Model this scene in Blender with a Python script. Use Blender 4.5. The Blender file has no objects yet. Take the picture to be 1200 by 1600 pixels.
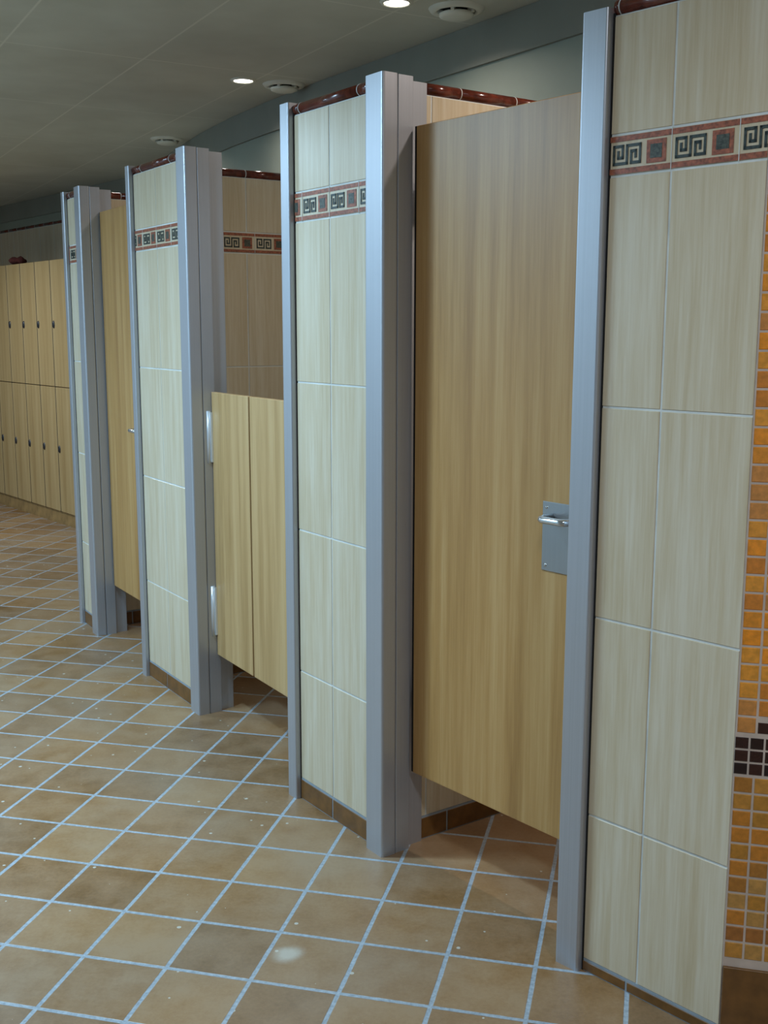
import bpy, bmesh, math, random
from mathutils import Vector, Matrix
random.seed(7)
scene = bpy.context.scene
COL = scene.collection
R = math.radians

# ------------------------------------------------------------------ colour helpers
def lin(c):
    return tuple(((v/255)/12.92 if v/255 <= .04045 else ((v/255+.055)/1.055)**2.4) for v in c) + (1.,)

# ------------------------------------------------------------------ materials
def new_mat(name):
    m = bpy.data.materials.new(name); m.use_nodes = True
    nt = m.node_tree; nt.nodes.clear()
    out = nt.nodes.new('ShaderNodeOutputMaterial'); b = nt.nodes.new('ShaderNodeBsdfPrincipled')
    nt.links.new(b.outputs[0], out.inputs[0])
    return m, nt, b
def N(nt, t, **kw):
    n = nt.nodes.new(t)
    for k, v in kw.items():
        if k.startswith('i_'):
            n.inputs[k[2:].replace('_', ' ')].default_value = v
        else: setattr(n, k, v)
    return n
def L(nt, a, b): nt.links.new(a, b)
def math_(nt, op, a, b=None, c=None):
    n = nt.nodes.new('ShaderNodeMath'); n.operation = op
    for i, v in enumerate((a, b, c)):
        if v is None: continue
        if isinstance(v, (int, float)): n.inputs[i].default_value = v
        else: nt.links.new(v, n.inputs[i])
    return n.outputs[0]
def ramp(nt, fac, stops):
    r = nt.nodes.new('ShaderNodeValToRGB'); nt.links.new(fac, r.inputs[0])
    e = r.color_ramp.elements
    while len(e) > 1: e.remove(e[-1])
    e[0].position, e[0].color = stops[0]
    for p, c in stops[1:]:
        x = e.new(p); x.color = c
    return r.outputs[0]
def mix(nt, fac, a, b, blend='MIX'):
    n = nt.nodes.new('ShaderNodeMix'); n.data_type = 'RGBA'; n.blend_type = blend
    if isinstance(fac, (int, float)): n.inputs['Factor'].default_value = fac
    else: nt.links.new(fac, n.inputs['Factor'])
    for k, v in ((6, a), (7, b)):
        if isinstance(v, tuple): n.inputs[k].default_value = v
        else: nt.links.new(v, n.inputs[k])
    return n.outputs[2]
def coords(nt, scale=(1, 1, 1), rot=(0, 0, 0), loc=(0, 0, 0), kind='Object'):
    tc = nt.nodes.new('ShaderNodeTexCoord'); mp = nt.nodes.new('ShaderNodeMapping')
    mp.inputs['Scale'].default_value = scale; mp.inputs['Rotation'].default_value = rot; mp.inputs['Location'].default_value = loc
    nt.links.new(tc.outputs[kind], mp.inputs[0]); return mp.outputs[0]
def noise(nt, vec, scale, detail=4, rough=.55):
    n = nt.nodes.new('ShaderNodeTexNoise'); n.inputs['Scale'].default_value = scale
    n.inputs['Detail'].default_value = detail; n.inputs['Roughness'].default_value = rough
    nt.links.new(vec, n.inputs['Vector']); return n.outputs['Fac']
def bump(nt, b, h, strength=.2, dist=.002):
    n = nt.nodes.new('ShaderNodeBump'); n.inputs['Strength'].default_value = strength; n.inputs['Distance'].default_value = dist
    nt.links.new(h, n.inputs['Height']); nt.links.new(n.outputs[0], b.inputs['Normal'])

def plain(name, rgb, rough=.5, metal=0., var=.06, scale=12):
    m, nt, b = new_mat(name)
    v = coords(nt); f = noise(nt, v, scale)
    c = lin(rgb); d = tuple(x*(1-var*3) for x in c[:3])+(1,); e = tuple(min(1, x*(1+var*2)) for x in c[:3])+(1,)
    L(nt, ramp(nt, f, [(.3, d), (.7, e)]), b.inputs['Base Color'])
    b.inputs['Roughness'].default_value = rough; b.inputs['Metallic'].default_value = metal
    return m

def mat_tile():
    m, nt, b = new_mat('cream_streaked_tile')
    v1 = coords(nt, (38, 38, 1.6)); f1 = noise(nt, v1, 1.0, 6, .65)
    v2 = coords(nt, (110, 110, 5)); f2 = noise(nt, v2, 1.0, 5, .6)
    v3 = coords(nt, (9, 9, .8)); f3 = noise(nt, v3, 1.0, 2)
    s = math_(nt, 'ADD', math_(nt, 'MULTIPLY', f1, .5), math_(nt, 'ADD', math_(nt, 'MULTIPLY', f2, .3), math_(nt, 'MULTIPLY', f3, .25)))
    c = ramp(nt, s, [(.36, lin((184, 165, 132))), (.5, lin((197, 182, 154))), (.62, lin((207, 196, 174)))])
    L(nt, c, b.inputs['Base Color']); b.inputs['Roughness'].default_value = .3
    b.inputs['Specular IOR Level'].default_value = .5
    bump(nt, b, f2, .05, .001)
    return m
def mat_wood(name, dark, mid, light, rough=.38, seed=0):
    m, nt, b = new_mat(name)
    v0 = coords(nt, (5, 5, .45), loc=(seed, seed, 0)); w = noise(nt, v0, 1.2, 3)
    v1 = coords(nt, (26, 26, .7), loc=(seed, 0, 0)); f1 = noise(nt, v1, 1.0, 5, .6)
    v2 = coords(nt, (160, 160, 5)); f2 = noise(nt, v2, 1.0, 3, .6)
    s = math_(nt, 'ADD', math_(nt, 'MULTIPLY', f1, .5), math_(nt, 'ADD', math_(nt, 'MULTIPLY', f2, .2), math_(nt, 'MULTIPLY', w, .35)))
    L(nt, ramp(nt, s, [(.38, lin(dark)), (.53, lin(mid)), (.66, lin(light))]), b.inputs['Base Color'])
    b.inputs['Roughness'].default_value = rough
    return m
def mat_alu(name, rgb=(176, 180, 184), rough=.36, metal=.85):
    m, nt, b = new_mat(name)
    v = coords(nt, (300, 300, 2)); f = noise(nt, v, 1.0, 3)
    b.inputs['Metallic'].default_value = metal
    L(nt, ramp(nt, f, [(.3, tuple(x*.93 for x in lin(rgb)[:3])+(1,)), (.7, lin(rgb))]), b.inputs['Base Color'])
    L(nt, math_(nt, 'ADD', math_(nt, 'MULTIPLY', f, .08), rough-.04), b.inputs['Roughness'])
    return m
def mat_floor():
    m, nt, b = new_mat('floor_quarry_tiles')
    th, ox, oy, t = -.23601, -.93322, 2.50173, .21361
    geo = nt.nodes.new('ShaderNodeNewGeometry'); sep = nt.nodes.new('ShaderNodeSeparateXYZ'); L(nt, geo.outputs['Position'], sep.inputs[0])
    X = math_(nt, 'SUBTRACT', sep.outputs[0], ox); Y = math_(nt, 'SUBTRACT', sep.outputs[1], oy)
    c, s = math.cos(th), math.sin(th)
    wob = nt.nodes.new('ShaderNodeTexNoise'); wob.inputs['Scale'].default_value = 3.; wob.inputs['Detail'].default_value = 1
    L(nt, geo.outputs['Position'], wob.inputs['Vector'])
    wv = math_(nt, 'MULTIPLY', math_(nt, 'SUBTRACT', wob.outputs['Fac'], .5), .012)
    u = math_(nt, 'ADD', math_(nt, 'DIVIDE', math_(nt, 'ADD', math_(nt, 'MULTIPLY', X, c), math_(nt, 'MULTIPLY', Y, s)), t), wv)
    v = math_(nt, 'ADD', math_(nt, 'DIVIDE', math_(nt, 'ADD', math_(nt, 'MULTIPLY', X, -s), math_(nt, 'MULTIPLY', Y, c)), t), wv)
    def dist(q):
        f = math_(nt, 'FRACT', math_(nt, 'ADD', q, 100.))
        return math_(nt, 'MINIMUM', f, math_(nt, 'SUBTRACT', 1., f))
    d = math_(nt, 'MINIMUM', dist(u), dist(v))
    edge = noise(nt, geo.outputs['Position'], 30, 3)
    d2 = math_(nt, 'ADD', d, math_(nt, 'MULTIPLY', math_(nt, 'SUBTRACT', edge, .5), .012))
    mr = N(nt, 'ShaderNodeMapRange', interpolation_type='SMOOTHSTEP'); L(nt, d2, mr.inputs[0])
    mr.inputs[1].default_value = .019; mr.inputs[2].default_value = .030
    tile = mr.outputs[0]                                  # 1 on tile, 0 on grout
    comb = nt.nodes.new('ShaderNodeCombineXYZ')
    L(nt, math_(nt, 'FLOOR', u), comb.inputs[0]); L(nt, math_(nt, 'FLOOR', v), comb.inputs[1])
    wn = nt.nodes.new('ShaderNodeTexWhiteNoise'); wn.noise_dimensions = '2D'; L(nt, comb.outputs[0], wn.inputs['Vector'])
    n1 = noise(nt, geo.outputs['Position'], 9, 6, .65); n2 = noise(nt, geo.outputs['Position'], 90, 4, .7)
    n3 = noise(nt, geo.outputs['Position'], 1.6, 3, .5)
    sv = math_(nt, 'ADD', math_(nt, 'MULTIPLY', n1, .45), math_(nt, 'ADD', math_(nt, 'MULTIPLY', n2, .30), math_(nt, 'MULTIPLY', wn.outputs['Value'], .25)))
    base = ramp(nt, sv, [(.3, lin((110, 80, 46))), (.48, lin((138, 104, 66))), (.66, lin((156, 124, 86)))])
    dust = ramp(nt, math_(nt, 'ADD', math_(nt, 'MULTIPLY', n3, .7), math_(nt, 'MULTIPLY', n1, .3)), [(.38, (0, 0, 0, 1)), (.68, (.42, .42, .42, 1))])
    base = mix(nt, dust, base, lin((142, 136, 124)))
    # lime specks left from cleaning
    vo = nt.nodes.new('ShaderNodeTexVoronoi'); vo.inputs['Scale'].default_value = 27; vo.inputs['Randomness'].default_value = 1
    L(nt, geo.outputs['Position'], vo.inputs['Vector'])
    sp = nt.nodes.new('ShaderNodeSeparateColor'); L(nt, vo.outputs['Color'], sp.inputs[0])
    rad = math_(nt, 'MULTIPLY', math_(nt, 'POWER', sp.outputs[0], 6.), .17)
    spk = math_(nt, 'LESS_THAN', math_(nt, 'ADD', vo.outputs['Distance'], math_(nt, 'MULTIPLY', math_(nt, 'SUBTRACT', n2, .5), .08)), rad)
    base = mix(nt, math_(nt, 'MULTIPLY', spk, .75), base, lin((196, 196, 186)))
    # one larger whitish splash on a tile
    dx = math_(nt, 'SUBTRACT', sep.outputs[0], -.232); dy = math_(nt, 'SUBTRACT', sep.outputs[1], 2.462)
    rr = math_(nt, 'SQRT', math_(nt, 'ADD', math_(nt, 'MULTIPLY', dx, dx), math_(nt, 'MULTIPLY', dy, dy)))
    rr = math_(nt, 'ADD', rr, math_(nt, 'MULTIPLY', math_(nt, 'SUBTRACT', n1, .5), .07))
    bl = N(nt, 'ShaderNodeMapRange', interpolation_type='SMOOTHSTEP'); L(nt, rr, bl.inputs[0])
    bl.inputs[1].default_value = .048; bl.inputs[2].default_value = .008; bl.inputs[3].default_value = 0; bl.inputs[4].default_value = .7
    base = mix(nt, bl.outputs[0], base, lin((190, 188, 176)))
    gro = ramp(nt, n2, [(.3, lin((128, 138, 146))), (.7, lin((172, 184, 192)))])
    col = mix(nt, tile, gro, base)
    L(nt, col, b.inputs['Base Color'])
    L(nt, math_(nt, 'ADD', math_(nt, 'MULTIPLY', n1, .25), .27), b.inputs['Roughness'])
    b.inputs['Specular IOR Level'].default_value = .5
    h = math_(nt, 'ADD', tile, math_(nt, 'MULTIPLY', n2, .25))
    bump(nt, b, h, .35, .003)
    return m
def mat_ceiling():
    m, nt, b = new_mat('ceiling_panels')
    geo = nt.nodes.new('ShaderNodeNewGeometry'); sep = nt.nodes.new('ShaderNodeSeparateXYZ'); L(nt, geo.outputs['Position'], sep.inputs[0])
    a = R(-60.5); cu, su = math.cos(a), math.sin(a)
    u = math_(nt, 'ADD', math_(nt, 'MULTIPLY', sep.outputs[0], cu), math_(nt, 'MULTIPLY', sep.outputs[1], su))
    n = math_(nt, 'ADD', math_(nt, 'MULTIPLY', sep.outputs[0], -su), math_(nt, 'MULTIPLY', sep.outputs[1], cu))
    def dist(q, p0, per):
        f = math_(nt, 'FRACT', math_(nt, 'ADD', math_(nt, 'DIVIDE', math_(nt, 'SUBTRACT', q, p0), per), 100.))
        return math_(nt, 'MULTIPLY', math_(nt, 'MINIMUM', f, math_(nt, 'SUBTRACT', 1., f)), per)
    d = math_(nt, 'MINIMUM', dist(n, 1.495, .556), dist(u, -3.56, 1.112))
    mr = N(nt, 'ShaderNodeMapRange'); L(nt, d, mr.inputs[0]); mr.inputs[1].default_value = .002; mr.inputs[2].default_value = .006
    nz = noise(nt, geo.outputs['Position'], 3, 3)
    base = ramp(nt, nz, [(.3, lin((176, 176, 162))), (.7, lin((190, 191, 178)))])
    L(nt, mix(nt, mr.outputs[0], lin((204, 203, 190)), base), b.inputs['Base Color'])
    b.inputs['Roughness'].default_value = .6
    return m
def mat_attr(name, rough=.22):
    m, nt, b = new_mat(name)
    a = nt.nodes.new('ShaderNodeAttribute'); a.attribute_name = 'tint'
    f = noise(nt, coords(nt), 70, 4, .6)
    L(nt, mix(nt, 1., a.outputs['Color'], ramp(nt, f, [(.3, (.84, .84, .84, 1)), (.7, (1.28, 1.22, 1.15, 1))]), 'MULTIPLY'), b.inputs['Base Color'])
    b.inputs['Roughness'].default_value = rough
    return m

M = dict(
    tile=mat_tile(),
    grout=plain('white_grout', (205, 208, 205), .75),
    skirt=plain('brown_skirting_tile', (112, 76, 36), .4, var=.1, scale=25),
    skirtgrout=plain('grey_grout', (140, 150, 158), .8),
    rail=plain('oxblood_rail_glaze', (98, 44, 30), .18, var=.16, scale=45),
    red=plain('terracotta_stone_strip', (150, 84, 58), .4, var=.2, scale=130),
    key=plain('dark_green_stone_strip', (52, 62, 58), .4, var=.22, scale=160),
    flower=plain('dark_grey_green_stone', (70, 74, 64), .4, var=.26, scale=200),
    alu=mat_alu('satin_aluminium', (182, 184, 190), .38, .62), pale=mat_alu('pale_hinge_metal', (222, 226, 230), .3, .4),
    chrome=mat_alu('polished_steel', (205, 208, 210), .12),
    brushed=mat_alu('brushed_steel_plate', (160, 162, 164), .34),
    door=mat_wood('beech_laminate', (150, 108, 56), (176, 134, 78), (192, 154, 100)),
    saloon=mat_wood('light_beech_laminate', (160, 126, 78), (186, 152, 104), (198, 168, 122), seed=3.1),
    locker=mat_wood('locker_beech_laminate', (158, 130, 84), (176, 150, 104), (188, 164, 120), .45, seed=7.7),
    edge=plain('grey_laminate_edge', (118, 100, 84), .5),
    black=plain('black_gap_strip', (14, 14, 14), .8),  # fills joints, and door gaps where the black stands for shade
    lock=plain('dark_lock_plastic', (36, 36, 40), .35),
    plaster=plain('painted_plaster', (194, 200, 202), .7, var=.02, scale=3),
    backpaint=plain('grey_green_wall_paint', (140, 148, 136), .7, var=.02, scale=3),
    cove=plain('shaded_cove_grey', (128, 130, 120), .8, var=.03, scale=3),  # darkened grey: the cove's shade is put into its colour
    plastic=plain('white_plastic', (205, 205, 192), .45, var=.02),
    slot=plain('vent_slot_dark', (22, 20, 18), .8),
    mosaic=mat_attr('glazed_mosaic'),
    mgrout=plain('pinkish_white_grout', (196, 180, 168), .8),
    floor=mat_floor(), ceil=mat_ceiling(),
    plinth=plain('ochre_plinth_tile', (150, 122, 78), .5, var=.1, scale=14),
    cloth=plain('dark_red_cloth', (92, 42, 36), .9, var=.15, scale=30),
)
m, nt, b = new_mat('lamp_glow'); b.inputs['Emission Color'].default_value = (1, .95, .86, 1); b.inputs['Emission Strength'].default_value = 14
M['lamp'] = m

# ------------------------------------------------------------------ mesh helpers
def bm_box(bm, x0, x1, y0, y1, z0, z1, mi=0, bev=0., seg=2, vert_only=False):
    vs = [bm.verts.new((x, y, z)) for x in (x0, x1) for y in (y0, y1) for z in (z0, z1)]
    q = [(0, 1, 3, 2), (4, 6, 7, 5), (0, 4, 5, 1), (2, 3, 7, 6), (0, 2, 6, 4), (1, 5, 7, 3)]
    fs = [bm.faces.new([vs[i] for i in f]) for f in q]
    for f in fs: f.material_index = mi
    if bev > 0:
        es = set(e for f in fs for e in f.edges)
        if vert_only: es = [e for e in es if abs(e.verts[0].co.z-e.verts[1].co.z) > 1e-6]
        r = bmesh.ops.bevel(bm, geom=list(es), offset=bev, segments=seg, affect='EDGES', profile=.5)
        for f in r['faces']: f.material_index = mi
    return fs
def bm_lathe(bm, prof, n=32, mi=0, c=(0, 0, 0)):
    rings = []
    for r, z in prof:
        if r < 1e-6: rings.append([bm.verts.new((c[0], c[1], c[2]+z))])
        else: rings.append([bm.verts.new((c[0]+r*math.cos(2*math.pi*k/n), c[1]+r*math.sin(2*math.pi*k/n), c[2]+z)) for k in range(n)])
    for a, bb in zip(rings, rings[1:]):
        for k in range(n):
            k2 = (k+1) % n
            if len(a) == 1 and len(bb) == 1: continue
            if len(a) == 1: f = bm.faces.new((a[0], bb[k2], bb[k]))
            elif len(bb) == 1: f = bm.faces.new((a[k], a[k2], bb[0]))
            else: f = bm.faces.new((a[k], a[k2], bb[k2], bb[k]))
            f.material_index = mi; f.smooth = True
def bm_tube(bm, pts, r, n=14, mi=0):
    pts = [Vector(p) for p in pts]; rings = []
    for i, p in enumerate(pts):
        d = (pts[min(i+1, len(pts)-1)]-pts[max(i-1, 0)]).normalized()
        up = Vector((0, 0, 1)) if abs(d.z) < .9 else Vector((1, 0, 0))
        a = d.cross(up).normalized(); c = d.cross(a).normalized()
        rings.append([bm.verts.new(p+a*r*math.cos(2*math.pi*k/n)+c*r*math.sin(2*math.pi*k/n)) for k in range(n)])
    for A, B in zip(rings, rings[1:]):
        for k in range(n):
            f = bm.faces.new((A[k], A[(k+1) % n], B[(k+1) % n], B[k])); f.smooth = True; f.material_index = mi
    for rg in (rings[0], rings[-1]): bm.faces.new(rg).material_index = mi
def build(name, bm, mats, parent=None, loc=(0, 0, 0), rot=0., label=None):
    bmesh.ops.recalc_face_normals(bm, faces=bm.faces)
    me = bpy.data.meshes.new(name); bm.to_mesh(me); bm.free()
    for mt in (mats if isinstance(mats, (list, tuple)) else [mats]): me.materials.append(mt)
    o = bpy.data.objects.new(name, me); COL.objects.link(o)
    if parent: o.parent = parent
    o.location = loc; o.rotation_euler = (0, 0, rot)
    if label: o['label'] = label
    return o
def thing(name, label, cat, loc=(0, 0, 0), rot=0., group=None):
    o = bpy.data.objects.new(name, None); COL.objects.link(o); o.empty_display_size = .1
    o.location = loc; o.rotation_euler = (0, 0, rot); o['label'] = label; o['category'] = cat; o['kind'] = 'thing'
    if group: o['group'] = group
    return o
def tag(o, label, cat, group=None):
    o['label'] = label; o['category'] = cat
    if group: o['group'] = group
    return o
def struct(o): o['kind'] = 'structure'; return o
def nb(): return bmesh.new()

# ------------------------------------------------------------------ tiled wall pieces (local x along, y into the wall, z up)
def ftile(bm, x0, x1, z0, z1, yf, yb, ch, mi=0):
    b = [bm.verts.new((x, yb, z)) for x, z in ((x0, z0), (x1, z0), (x1, z1), (x0, z1))]
    m_ = [bm.verts.new((x, yf+ch, z)) for x, z in ((x0, z0), (x1, z0), (x1, z1), (x0, z1))]
    t = [bm.verts.new((x, yf, z)) for x, z in ((x0+ch, z0+ch), (x1-ch, z0+ch), (x1-ch, z1-ch), (x0+ch, z1-ch))]
    fs = [bm.faces.new(t), bm.faces.new(b)]
    for P, Q in ((b, m_), (m_, t)):
        for k in range(4): fs.append(bm.faces.new((P[k], P[(k+1) % 4], Q[(k+1) % 4], Q[k])))
    for f in fs: f.material_index = mi
    return fs
def tiles(bm, x0, x1, xs, zs, y=0., proud=.0016, gap=.0026, mi=0, bev=.0008):
    """glazed tiles standing `proud` of the grout bed at y"""
    ex = [x0]+[s for s in xs if x0+.004 < s < x1-.004]+[x1]
    for a, c in zip(ex, ex[1:]):
        for z0, z1 in zip(zs, zs[1:]):
            ftile(bm, a+(gap if a != x0 else 0), c-(gap if c != x1 else 0), z0+gap, z1-gap, y-proud, y+.001, bev, mi)
def frieze(bm, x0, x1, phase, z0, z1, y):
    """greek key border: 0 cream, 1 grout, 2 red strips, 3 key, 4 flower"""
    pit = .1485
    bm_box(bm, x0, x1, y-.0016, y+.001, z0+.0026, z1-.0026, 0)
    H = z1-z0
    def rect(a, c, za, zb, mi, pr):
        a = max(a, x0); c = min(c, x1)
        if c-a < .0006: return
        bm_box(bm, a, c, y-pr+.0018, y-.0014, za, zb, mi)
    k = math.floor((x0-phase)/pit)-1
    while phase+k*pit < x1:
        o = phase+k*pit; k += 1
        j = o
        rect(o+.001, o+pit-.001, z0+.0035, z0+.0145, 2, .0045); rect(o+.001, o+pit-.001, z1-.0145, z1-.0035, 2, .0045)
        rect(j-.0008, j+.0008, z0, z1, 1, .0047)
        ux, zc, uz = .0053, (z0+z1)/2, .0058
        cx = o+.0085+6.5*ux
        def stroke(p, q, sgn):
            (ax, az), (bx, bz) = p, q
            X = sorted((cx+sgn*ax*ux, cx+sgn*bx*ux)); Z = sorted((zc+sgn*az*uz, zc+sgn*bz*uz))
            rect(X[0]-ux*.5, X[1]+ux*.5, Z[0]-uz*.5, Z[1]+uz*.5, 3, .005)
        for sgn in (1, -1):
            path = [(0, 3), (6, 3), (6, -3), (2, -3), (2, 1), (4, 1), (4, -1)]
            for p, q in zip(path, path[1:]): stroke(p, q, sgn)
        if True:
            rect(cx-ux*.5, cx+ux*.5, zc-3.5*uz, zc+3.5*uz, 3, .005)
        a = o+.0905; s = .0455
        rect(a, a+s, zc-s/2, zc+s/2, 2, .0048); rect(a+.009, a+s-.009, zc-s/2+.009, zc+s/2-.009, 4, .0054)
def rail(bm, x0, x1, joints, y, z0, r=.016, back=.10):
    """rounded rail tiles capping the wall, with thin white joints: 0 glaze, 1 grout"""
    def half(a, c, rr, mi):
        n = 12; rings = []
        pts = [(y+.008-rr*math.cos(t)*1.0, z0+r+rr*math.sin(t)) for t in [(-math.pi/2)+math.pi*k/n for k in range(n+1)]]
        pts += [(y+back+(rr-r), z0+r+rr), (y+back+(rr-r), z0+r-rr)]
        for x in (a, c): rings.append([bm.verts.new((x, p, z)) for p, z in pts])
        m_ = len(pts)
        for k in range(m_):
            f = bm.faces.new((rings[0][k], rings[0][(k+1) % m_], rings[1][(k+1) % m_], rings[1][k])); f.material_index = mi
            f.smooth = k < n
        for rg in rings: bm.faces.new(rg).material_index = mi
    js = [x0]+[j for j in joints if x0+.01 < j < x1-.01]+[x1]
    for a, c in zip(js, js[1:]): half(a+(.0015 if a != x0 else 0), c-(.0015 if c != x1 else 0), r, 0)
    for j in js[1:-1]: half(j-.0015, j+.0015, r+.0006, 1)

ZS = [.07, .43, .885, 1.34, 1.81]; BAND = (1.81, 1.895); TOP = 2.115
def tiled_face(parent, x0, x1, seams, phase, zs, band, top, skirt_h, skirt_seams, rail_joints, thick, rot=0., loc=(0, 0, 0), names=('tiled_wall', 'frieze', 'top_rail', 'skirting')):
    bm = nb()
    bm_box(bm, x0, x1, .001, thick, skirt_h*.0, top, 1)
    tiles(bm, x0, x1, seams, zs, .001)
    tiles(bm, x0, x1, seams, [band[1], top], .001)
    build(names[0], bm, [M['tile'], M['grout']], parent, loc, rot)
    bm = nb(); frieze(bm, x0, x1, phase, band[0], band[1], .001)
    build(names[1], bm, [M['tile'], M['grout'], M['red'], M['key'], M['flower']], parent, loc, rot)
    bm = nb(); rail(bm, x0, x1, rail_joints, .002, top, back=thick)
    build(names[2], bm, [M['rail'], M['grout']], parent, loc, rot)
    bm = nb(); tiles(bm, x0, x1, skirt_seams, [.0, skirt_h-.002], .001, .0035, .003)
    bm_box(bm, x0, x1, -.0008, .0012, 0, skirt_h+.002, 1)
    build(names[3], bm, [M['skirt'], M['skirtgrout']], parent, loc, rot)

PH = 2.15
def corner_post(parent, x, name='corner_post'):
    """folded aluminium post: front box, second box behind a seam, inset hinge strip"""
    bm = nb()
    bm_box(bm, x, x+.083, -.025, .0255, 0, PH, 0, .007, 4, True)
    bm_box(bm, x+.004, x+.0805, .0262, .075, 0, PH-.001, 0, .0015, 1, True)
    bm_box(bm, x+.004, x+.062, .0752, .135, 0, PH-.008, 0, .002, 1, True)
    return build(name, bm, M['alu'], parent)
def edge_trim(parent, x0, x1, depth=.125, proud=.019):
    bm = nb(); bm_box(bm, x0, x1-.0038, -proud, depth, 0, PH, 0, .005, 4, True)
    build('edge_trim', bm, M['alu'], parent)
    bm = nb(); bm_box(bm, x1-.0039, x1+.0012, -.0012, .01, .0, PH-.01)  # black strip filling the joint between trim and tile
    build('dark_joint', bm, M['black'], parent)

# ------------------------------------------------------------------ the row of cubicle partitions
def frame(o, a):
    return lambda x, y=0: (o[0]+x*math.cos(a)-y*math.sin(a), o[1]+x*math.sin(a)+y*math.cos(a))
GP = 'tiled cubicle partitions'
def pier(o, adeg, W, trim, seam, phase, label, side_x, side_y0, side_len, zs=ZS, band=BAND, top=TOP, skirt=.07, sk_seam=(), joints=(), side_phase=0., post=True):
    a = R(adeg)
    t = thing('cubicle_partition', label, 'partition', (o[0], o[1], 0), a, GP)
    tiled_face(t, 0, W, [seam], phase, zs, band, top, skirt, sk_seam, joints, .10)
    edge_trim(t, -trim, 0)
    if post: corner_post(t, W)
    # side wall going back from the stub; its tiled face looks along +x: local rotation of 90 degrees
    if side_len > 0:
        sj = [k*.30+.02 for k in range(12)]
        tiled_face(t, 0, side_len, sj, side_phase, ZS, BAND, TOP, .07, [k*.2136+.1 for k in range(12)], [k*.2+.12 for k in range(12)], .10,
                   math.pi/2, (side_x, side_y0, 0), ('side_wall', 'side_frieze', 'side_rail', 'side_skirting'))
    return t

# pier frames (position of the left tile edge on the floor, direction of the front)
O3, A3 = (-.264, 3.363), -54.64
O2, A2 = (-1.021, 4.632), -57.0
u1 = (math.cos(R(-58.5)), math.sin(R(-58.5)))
O1, A1 = (-1.415-.275*u1[0]+.025*.8526, 5.26-.275*u1[1]+.025*.5225), -58.5
O4, A4 = (.474, 2.398), -46.56
pier(O4, A4, .353, .069, .147, -.0015, 'nearest tiled partition with white tile seams, beside the orange mosaic wall', .353, .101, 1.02,
     zs=[.03, .392, .862, 1.333, 1.815], band=(1.815, 1.898), top=2.135, skirt=.03, sk_seam=(.12,), joints=(.012, .25), post=False)
pier(O3, A3, .400, .055, .189, .0405, 'pale tiled partition between the half-height door and the tall nearest door', .453, .136, .80,
     sk_seam=(.186,), joints=(.03, .335), side_phase=.03)
pier(O2, A2, .500, .045, .236, .0875, 'tiled partition left of the half-height door, its post carrying two hinges', .17, .101, .93,
     sk_seam=(.2,), joints=(.09, .39), side_phase=.06)
pier(O1, A1, .193, .045, .10, .02, 'farthest tiled partition at the end of the row, before the lockers', .14, .101, .93, joints=(.05,))

# ------------------------------------------------------------------ doors
GD = 'tall beech cubicle doors'
def handle(parent, s0):
    bm = nb(); bm_box(bm, s0, s0+.12, -.0035, 0, .917, 1.088, 0, .0012, 1)
    pl = build('handle_plate', bm, M['brushed'], parent)
    for x in (s0+.013, s0+.107):
        for z in (.931, 1.074):
            bm = nb(); bm_lathe(bm, [(0, .0026), (.003, .002), (.0045, 0)], 12)
            bmesh.ops.rotate(bm, verts=bm.verts, matrix=Matrix.Rotation(math.pi/2, 3, 'X'))
            bmesh.ops.translate(bm, verts=bm.verts, vec=(x, -.0035, z)); build('screw', bm, M['chrome'], pl)
    pts = []
    xl, xr, dep, z, cr = s0+.030, s0+.112, -.052, 1.052, .016
    pts.append((xl, -.003, z)); pts.append((xl, dep+cr, z))
    for k in range(1, 6): t = math.pi/2*k/6; pts.append((xl+cr-cr*math.cos(t), dep+cr-cr*math.sin(t), z))
    pts.append((xl+cr, dep, z)); pts.append((xr-cr, dep, z))
    for k in range(1, 6): t = math.pi/2*k/6; pts.append((xr-cr+cr*math.sin(t), dep+cr-cr*math.cos(t), z))
    pts.append((xr, dep+cr, z)); pts.append((xr, -.003, z))
    bm = nb(); bm_tube(bm, pts, .0085, 16); build('handle', bm, M['chrome'], parent)
def tall_door(o, adeg, s0, s1, z0, z1, hs, label):
    t = thing('full_height_door', label, 'door', (o[0], o[1], 0), R(adeg), GD)
    bm = nb(); bm_box(bm, s0, s1, 0, .022, z0, z1, 0, .0015, 1)
    build('door_panel', bm, M['door'], t)
    handle(t, hs)
    bm = nb(); bm_box(bm, s0-.0092, s0-.0002, .003, .019, z0, z1); build('edge_gap_shade', bm, M['black'], t)  # black strip set in the hinge gap, standing for its shade
    for z in (z0+.18, z1-.25):
        bm = nb(); bm_tube(bm, [(s0-.006, .028, z), (s0-.006, .028, z+.11)], .007, 12); bm_box(bm, s0-.006, s0+.04, .0225, .0255, z, z+.11)
        build('hinge', bm, M['alu'], t)
    return t
tall_door((.08, 3.012), -50, .006, .632, .238, 2.024, .480, 'tall beech door nearest the viewer with a steel pull handle')
tall_door((-1.350, 5.330), -58, .036, .70, .248, 2.035, .455, 'tall shaded beech door at the far end, by the last partition')

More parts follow.
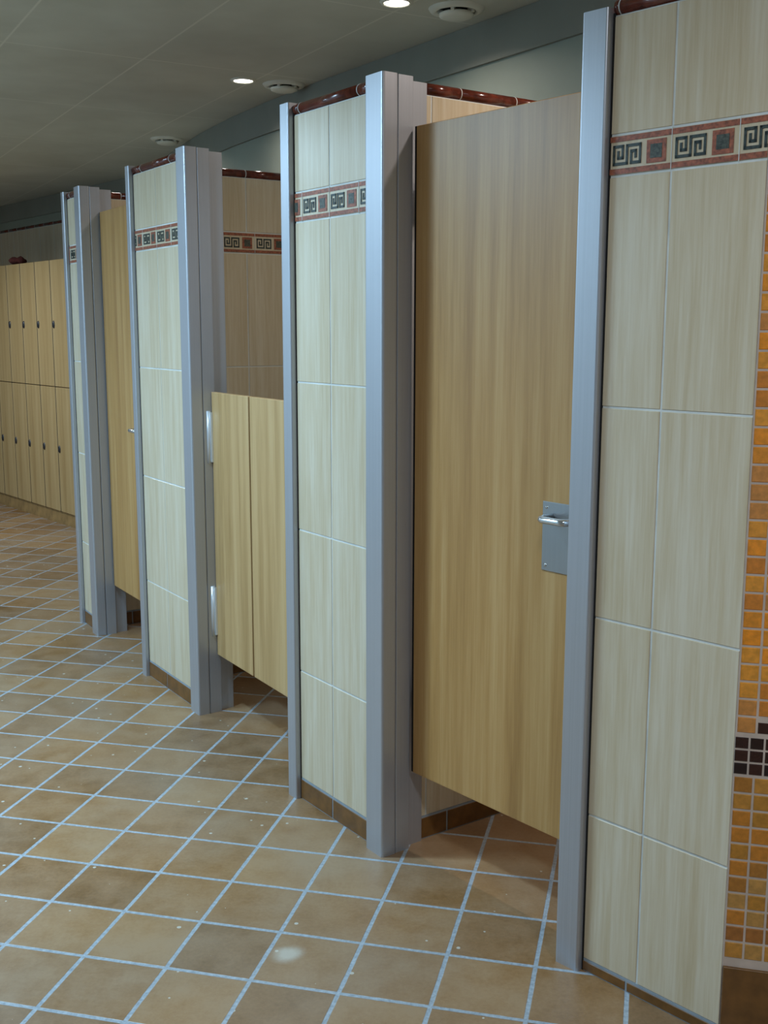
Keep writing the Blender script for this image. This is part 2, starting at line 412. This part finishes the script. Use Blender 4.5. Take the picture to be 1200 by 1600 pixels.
def leaf(s0, s1, hinge_left, label):
    t = thing('half_height_door', label, 'door', (-.661, 4.187, 0), R(-58), 'half-height beech door leaves')
    bm = nb(); bm_box(bm, s0, s1, 0, .022, .236, 1.263, 0, .0022, 2)
    build('door_panel', bm, M['saloon'], t)
    if hinge_left:
        bm = nb(); bm_box(bm, s1-.006, s1+.016, .0226, .026, .24, 1.26); build('gap_shade', bm, M['black'], t)  # black strip behind the gap, standing for the shade between the leaves
    x = s0-.0035 if hinge_left else s1+.0035
    for z in (.992, .312):
        bm = nb(); bm_tube(bm, [(x, -.0125, z), (x, -.0125, z+.10), (x, -.0125, z+.2)], .0085, 14)
        d = 1 if hinge_left else -1
        bm_box(bm, min(x, x+d*.012), max(x, x+d*.012), -.008, -.0004, z+.005, z+.195)
        build('hinge', bm, M['pale'], t)
    return t
leaf(.0135, .3375, True, 'left leaf of the half-height beech door, hung on two bright hinges')
leaf(.3495, .825, False, 'right leaf of the half-height beech door, beside a pale tiled partition')

# ------------------------------------------------------------------ lockers
P0 = Vector((-3.310, 9.382, 0)); dd = Vector((.63438, -.77302, 0)); al = math.atan2(dd.y, dd.x)
names_ = ['beech locker column at the left picture edge, mostly cut off', 'second beech locker column from the left, under the dark red bundle',
          'third beech locker column from the left', 'fourth beech locker column from the left, middle of the bank',
          'fifth beech locker column from the left', 'sixth locker column from the left, last fully visible', 'locker column half hidden behind the farthest partition post']
pitch = .2915
lk0 = None
def make_locker():
    t = thing('locker', names_[0], 'locker', (0, 0, 0), al, 'two-door beech lockers')
    bm = nb(); w = pitch
    bm_box(bm, .001, w-.001, .03, .42, .10, 2.0, 0)
    build('carcass', bm, M['edge'], t)
    bm = nb(); bm_box(bm, 0, w, .012, .40, 0, .0995, 0); build('plinth', bm, M['plinth'], t)
    for z0, z1, lz in ((.104, 1.059, .588), (1.065, 1.999, 1.527)):
        bm = nb(); bm_box(bm, .012, w, 0, .0195, z0, z1, 0, .0015, 1); d = build('locker_door', bm, M['locker'], t)
        bm = nb(); bm_lathe(bm, [(0, .012), (.006, .012), (.014, .006), (.016, 0)], 16)
        bmesh.ops.scale(bm, verts=bm.verts, vec=(1, 1.9, 1))
        bmesh.ops.rotate(bm, verts=bm.verts, matrix=Matrix.Rotation(math.pi/2, 3, 'X'))
        bmesh.ops.translate(bm, verts=bm.verts, vec=(.040, 0, lz)); build('lock', bm, M['lock'], d)
    bm = nb(); bm_box(bm, .0005, .0118, .0015, .029, .10, 2.0); build('side_gap_strip', bm, M['black'], t)
    return t
def dup(root, loc, label):
    r = root.copy(); COL.objects.link(r); r.location = loc; r['label'] = label
    for ch in list(root.children):
        c = ch.copy(); COL.objects.link(c); c.parent = r
        for g in ch.children:
            d = g.copy(); COL.objects.link(d); d.parent = c
    return r
lk0 = make_locker(); ks = [-1, 0, 1, 2, 3, 4, 5]
for i, k in enumerate(ks):
    p_ = P0+dd*(.108+k*pitch)
    if i == 0: lk0.location = p_
    else: dup(lk0, p_, names_[i])
# folded cloth on the lockers
bm = nb(); bmesh.ops.create_uvsphere(bm, u_segments=24, v_segments=12, radius=1)
for v in bm.verts:
    x, y, z = v.co
    q = 1+.12*math.sin(5*x+2*y)+.08*math.sin(9*y)
    v.co = (x*.065*q, y*.09*q, max(-.98, z)*.034*(1+.25*math.sin(6*x+4*y)))
zmin = min(v.co.z for v in bm.verts)
for v in bm.verts: v.co.z -= zmin
for f in bm.faces: f.smooth = True
p_ = P0+dd*.335+Vector((.773, .634, 0))*.14
tag(build('cloth_bundle', bm, M['cloth'], None, (p_.x, p_.y, 2.0)), 'small dark red bundle lying on top of the lockers at the left', 'bundle')

# ------------------------------------------------------------------ ceiling fittings
CZ = 2.6
def downlight(x, y, label):
    t = thing('ceiling_downlight', label, 'ceiling light', (x, y, CZ), 0, 'round recessed downlights')
    bm = nb(); bm_lathe(bm, [(.042, 0), (.042, -.004), (.046, -.007), (.055, -.005), (.058, 0)], 40); build('ring', bm, M['plastic'], t)
    bm = nb(); bm_lathe(bm, [(0, -.003), (.0415, -.003), (.0415, 0)], 32); build('lamp_glass', bm, M['lamp'], t)
LAMPS = [(.04, 3.99), (-.635, 5.19)]
downlight(*LAMPS[0], 'lit round downlight at the top edge of the ceiling view, nearest one')
downlight(*LAMPS[1], 'lit round downlight farther along, above the half-height door row')
def vent(x, y, label):
    t = thing('ceiling_vent', label, 'ceiling vent', (x, y, CZ), 0, 'round ceiling vents')
    bm = nb(); bm_lathe(bm, [(.066, 0), (.066, -.010), (.075, -.014), (.092, -.009), (.098, 0)], 48); build('outer_ring', bm, M['plastic'], t)
    bm = nb(); bm_lathe(bm, [(0, -.004), (.0655, -.004), (.0655, 0)], 48); build('slot', bm, M['slot'], t)
    bm = nb(); bm_lathe(bm, [(0, -.034), (.045, -.032), (.060, -.026), (.062, -.018), (.054, -.014), (0, -.014)], 48)
    build('centre_disc', bm, M['plastic'], t)
    for k in range(5):
        bm = nb(); bm_box(bm, -.006, .006, .048, .070, -.020, -.006)
        build('spoke', bm, M['plastic'], t, (0, 0, 0), 2*math.pi*k/5-.9)
vent(.25, 4.07, 'largest round ceiling vent, beside the nearest downlight')
vent(-.46, 5.28, 'round ceiling vent beside the farther lit downlight')
vent(-1.28, 6.75, 'farthest round ceiling vent, above the second partition post')

# ------------------------------------------------------------------ room shell
def slab(name, pts, z0, z1, mat):
    bm = nb(); lo = [bm.verts.new((x, y, z0)) for x, y in pts]; hi = [bm.verts.new((x, y, z1)) for x, y in pts]
    bm.faces.new(lo); bm.faces.new(hi)
    for k in range(len(pts)):
        k2 = (k+1) % len(pts); bm.faces.new((lo[k], lo[k2], hi[k2], hi[k]))
    return struct(build(name, bm, mat))
foot = [(-7.4, -2.6), (3.2, -2.6), (3.2, 4.2), (-4.0, 13.6), (-7.4, 13.6)]
slab('floor', foot, -.1, 0, M['floor'])
slab('ceiling', foot, CZ, CZ+.1, M['ceil'])
BW = [(1.62, 2.26), (.64, 3.82), (-.30, 5.24), (-.56, 5.66), (-.80, 6.08), (-1.05, 6.58), (-1.30, 7.15), (-1.70, 8.21), (-2.63, 9.34), (-4.75, 11.92)]
def polywall(name, pts, z0, z1, th, mat, side=1):
    bm = nb()
    P = [Vector(p) for p in pts]; nrm = []
    for i in range(len(P)):
        d = (P[min(i+1, len(P)-1)]-P[max(i-1, 0)]).normalized(); nrm.append(Vector((d.y, -d.x))*side)
    rows = []
    for p, n in zip(P, nrm):
        q = p+n*th
        rows.append([bm.verts.new((p.x, p.y, z0)), bm.verts.new((q.x, q.y, z0)), bm.verts.new((q.x, q.y, z1)), bm.verts.new((p.x, p.y, z1))])
    for a, c in zip(rows, rows[1:]):
        for k in range(4): bm.faces.new((a[k], a[(k+1) % 4], c[(k+1) % 4], c[k]))
    bm.faces.new(rows[0]); bm.faces.new(rows[-1])
    return build(name, bm, mat)
struct(polywall('wall_back', BW, 0, CZ, .12, M['backpaint']))
# tile facing of the rear wall, segment by segment, as parts of it
wb = bpy.data.objects['wall_back']
for i, (p, q) in enumerate(zip(BW, BW[1:])):
    p = Vector(p); q = Vector(q); Lg = (q-p).length; ang = math.atan2(p.y-q.y, p.x-q.x)
    top = 2.36 if i >= 7 else TOP
    bm = nb()
    if top > 2.2: tiles(bm, 0, Lg, [k*.3+.1 for k in range(int(Lg/.3)+2)], [.07, .43, .885, 1.34, 1.81, 1.895, 2.36], -.0005)
    else: tiles(bm, 0, Lg, [k*.3+.1 for k in range(int(Lg/.3)+2)], [.07, .43, .885, 1.34, 1.81, 1.895, TOP], -.0005)
    bm_box(bm, 0, Lg, -.002, -.0002, .0, top, 1)
    build('tile_facing', bm, [M['tile'], M['grout']], wb, (q.x, q.y, 0), ang)
    bm = nb(); rail(bm, 0, Lg, [k*.2+.1 for k in range(int(Lg/.2)+1)], .0, top, .014, .006); build('rail_trim', bm, [M['rail'], M['grout']], wb, (q.x, q.y, 0), ang)
    bm = nb(); tiles(bm, 0, Lg, [k*.2136+.1 for k in range(int(Lg/.2136)+1)], [0, .068], -.0015, .005, .003); build('skirting', bm, [M['skirt']], wb, (q.x, q.y, 0), ang)
struct(polywall('trim_1', BW, 2.452, CZ-.001, .014, M['cove'], -1))
# mosaic wall right of the nearest partition
fr4 = frame(O4, R(A4)); C0 = fr4(.3535, .0); am = R(-14)
mw = thing('wall_right', 'orange glazed mosaic wall with a dark border above a brown skirting', 'wall', (C0[0], C0[1], 0), am)
del mw['label']; del mw['category']; mw['kind'] = 'structure'
MWL = 1.9
bm = nb(); bm_box(bm, 0, MWL, .0036, .12, 0, CZ, 0); build('backing', bm, M['mgrout'], mw)
bm = nb(); px, pz = .0397, .0368
tint = bm.faces.layers.float_color.new('tint') if hasattr(bm.faces.layers, 'float_color') else None
cols = []
def mtile(x0, x1, z0, z1, c):
    cols.extend([c]*len(ftile(bm, x0, x1, z0, z1, .0022, .005, .0014)))
def ochre(): 
    return random.choice([(172, 122, 50), (182, 130, 58), (162, 110, 48), (186, 122, 46), (156, 102, 50), (176, 134, 74)])
def orange(): return random.choice([(212, 138, 48), (216, 148, 58), (198, 126, 52), (224, 142, 44), (194, 134, 72)])
def dark(): return random.choice([(44, 22, 20), (36, 20, 20), (52, 26, 22), (32, 20, 24)])
g = .0046; nx = int(MWL/px)
ZB0, ZB1 = .597, .7077                                       # dark border
z = ZB0-g
r = 0
while z-pz > .196:
    for i in range(nx):
        mtile(i*px+g/2+.002, (i+1)*px-g/2+.002, z-pz+g, z, ochre())
    z -= pz
for i in range(nx): mtile(i*px+g/2+.002, (i+1)*px-g/2+.002, .190, z, ochre())
bx, bz = .0295, (ZB1-ZB0)/4
for i in range(int(MWL/bx)):
    for j in range(4):
        if j == 3: continue
        mtile(i*bx+.002, (i+1)*bx-.002, ZB0+j*bz+.002, ZB0+(j+1)*bz-.002, dark())
# wave of dark pieces rising above the border, with orange field above it
zt = ZB0+3*bz+.004
import math as _m
def wave(x): return max(0., .06*_m.sin((x-.04)*2*_m.pi/.26)) if x > .04 else 0.
z = zt
while z < CZ-.01:
    z1 = min(z+pz, CZ)
    for i in range(nx):
        x0 = i*px+.002; xm = x0+px/2; w = zt+wave(xm)
        if z1 <= w: mtile(x0+g/2, x0+px-g/2, z+g, z1, dark())
        elif z+g+.006 < w:
            mtile(x0+g/2, x0+px-g/2, z+g, w-.002, dark())
            if z1-w > .008: mtile(x0+g/2, x0+px-g/2, w+.004, z1, orange())
        else: mtile(x0+g/2, x0+px-g/2, z+g, z1, orange())
    z += pz
bmesh.ops.recalc_face_normals(bm, faces=bm.faces)
me = bpy.data.meshes.new('mosaic_tiles'); bm.to_mesh(me); bm.free(); me.materials.append(M['mosaic'])
at = me.attributes.get('tint')
if at: me.attributes.remove(at)
at = me.attributes.new('tint', 'FLOAT_COLOR', 'FACE')
for i, c in enumerate(cols): at.data[i].color = lin(c)
o = bpy.data.objects.new('mosaic_tiles', me); COL.objects.link(o); o.parent = mw
bm = nb(); tiles(bm, .003, MWL, [k*.2136+.2 for k in range(9)], [0, .172], .003, .006, .003); build('skirting', bm, M['skirt'], mw)
# unseen sides of the room
struct(polywall('wall_left', [(-6.6, 12.2), (-3.1, 1.2), (-2.6, -2.0)], 0, CZ, .1, M['plaster'], 1))
struct(polywall('wall_rear', [(-2.6, -2.0), (2.6, -2.0), (2.6, 1.55)], 0, CZ, .1, M['plaster'], 1))
struct(polywall('wall_far', [(-4.75, 11.92), (-6.6, 12.2)], 0, CZ, .1, M['plaster'], 1))

# ------------------------------------------------------------------ lights
def area(name, loc, power, col, size=.14, spread=180, rot=(0, 0, 0)):
    l = bpy.data.lights.new(name, 'AREA'); l.shape = 'DISK'; l.size = size; l.energy = power; l.color = col; l.spread = R(spread)
    o = bpy.data.objects.new(name, l); COL.objects.link(o); o.location = loc; o.rotation_euler = rot; return o
COOL = (.50, .765, 1.0); NEUT = (.84, .92, 1.); WARM = (1., .88, .80)
def tube(loc, power, col, lx, rz):
    l = bpy.data.lights.new('fluorescent_lamp', 'AREA'); l.shape = 'RECTANGLE'; l.size = lx; l.size_y = .22; l.energy = power; l.color = col
    o = bpy.data.objects.new('fluorescent_lamp', l); COL.objects.link(o); o.location = loc; o.rotation_euler = (0, 0, R(rz)); return o
for i, (x, y) in enumerate(LAMPS): area('downlight_lamp', (x, y, CZ-.012), 3.5, WARM, .08, 150)
area('downlight_lamp', (.70, 2.82, CZ-.012), 7, WARM, .08, 150)
area('downlight_lamp', (-1.36, 6.45, CZ-.012), 3, WARM, .08, 150)
tube((-2.75, 2.9, CZ-.03), 86, COOL, .6, 106)
tube((-3.5, 4.8, CZ-.03), 50, COOL, .6, 106)
area('unseen_ceiling_lamp', (-1.35, 3.0, CZ-.012), 32, COOL, .16, 150)
area('unseen_ceiling_lamp', (.1, 1.2, CZ-.012), 10, NEUT, .3, 160)
area('unseen_ceiling_lamp', (1.2, -.2, CZ-.012), 32, NEUT, .3, 160)  # lamp behind the camera, added to brighten the mosaic wall
area('unseen_ceiling_lamp', (-3.7, 7.6, CZ-.012), 36, NEUT, .3, 160)
w = bpy.data.worlds.new('world'); scene.world = w; w.use_nodes = True
w.node_tree.nodes['Background'].inputs[0].default_value = (.5, .55, .6, 1); w.node_tree.nodes['Background'].inputs[1].default_value = .05

# ------------------------------------------------------------------ camera
f, pitch_, roll = 1719.263, .165063, .001475
cp, sp = math.cos(pitch_), math.sin(pitch_)
base = Matrix(((1, 0, 0), (0, -sp, -cp), (0, cp, -sp)))
c, s = math.cos(roll), math.sin(roll)
Rm = Matrix(((c, -s, 0), (s, c, 0), (0, 0, 1))) @ base
right, down, fwd = Vector(Rm[0]), Vector(Rm[1]), Vector(Rm[2])
cam = bpy.data.cameras.new('camera'); co = bpy.data.objects.new('camera', cam); COL.objects.link(co)
mw_ = Matrix.Identity(4)
for k in range(3): mw_[k][0] = right[k]; mw_[k][1] = -down[k]; mw_[k][2] = -fwd[k]
mw_[0][3], mw_[1][3], mw_[2][3] = 0, 0, 1.5
co.matrix_world = mw_
cam.sensor_fit = 'VERTICAL'; cam.sensor_height = 36; cam.lens = 36*f/1600; cam.clip_start = .05
scene.camera = co
vs = scene.view_settings
vs.view_transform = 'Standard'; vs.look = 'None'; vs.gamma = 1; vs.use_curve_mapping = False; vs.exposure = 0.0
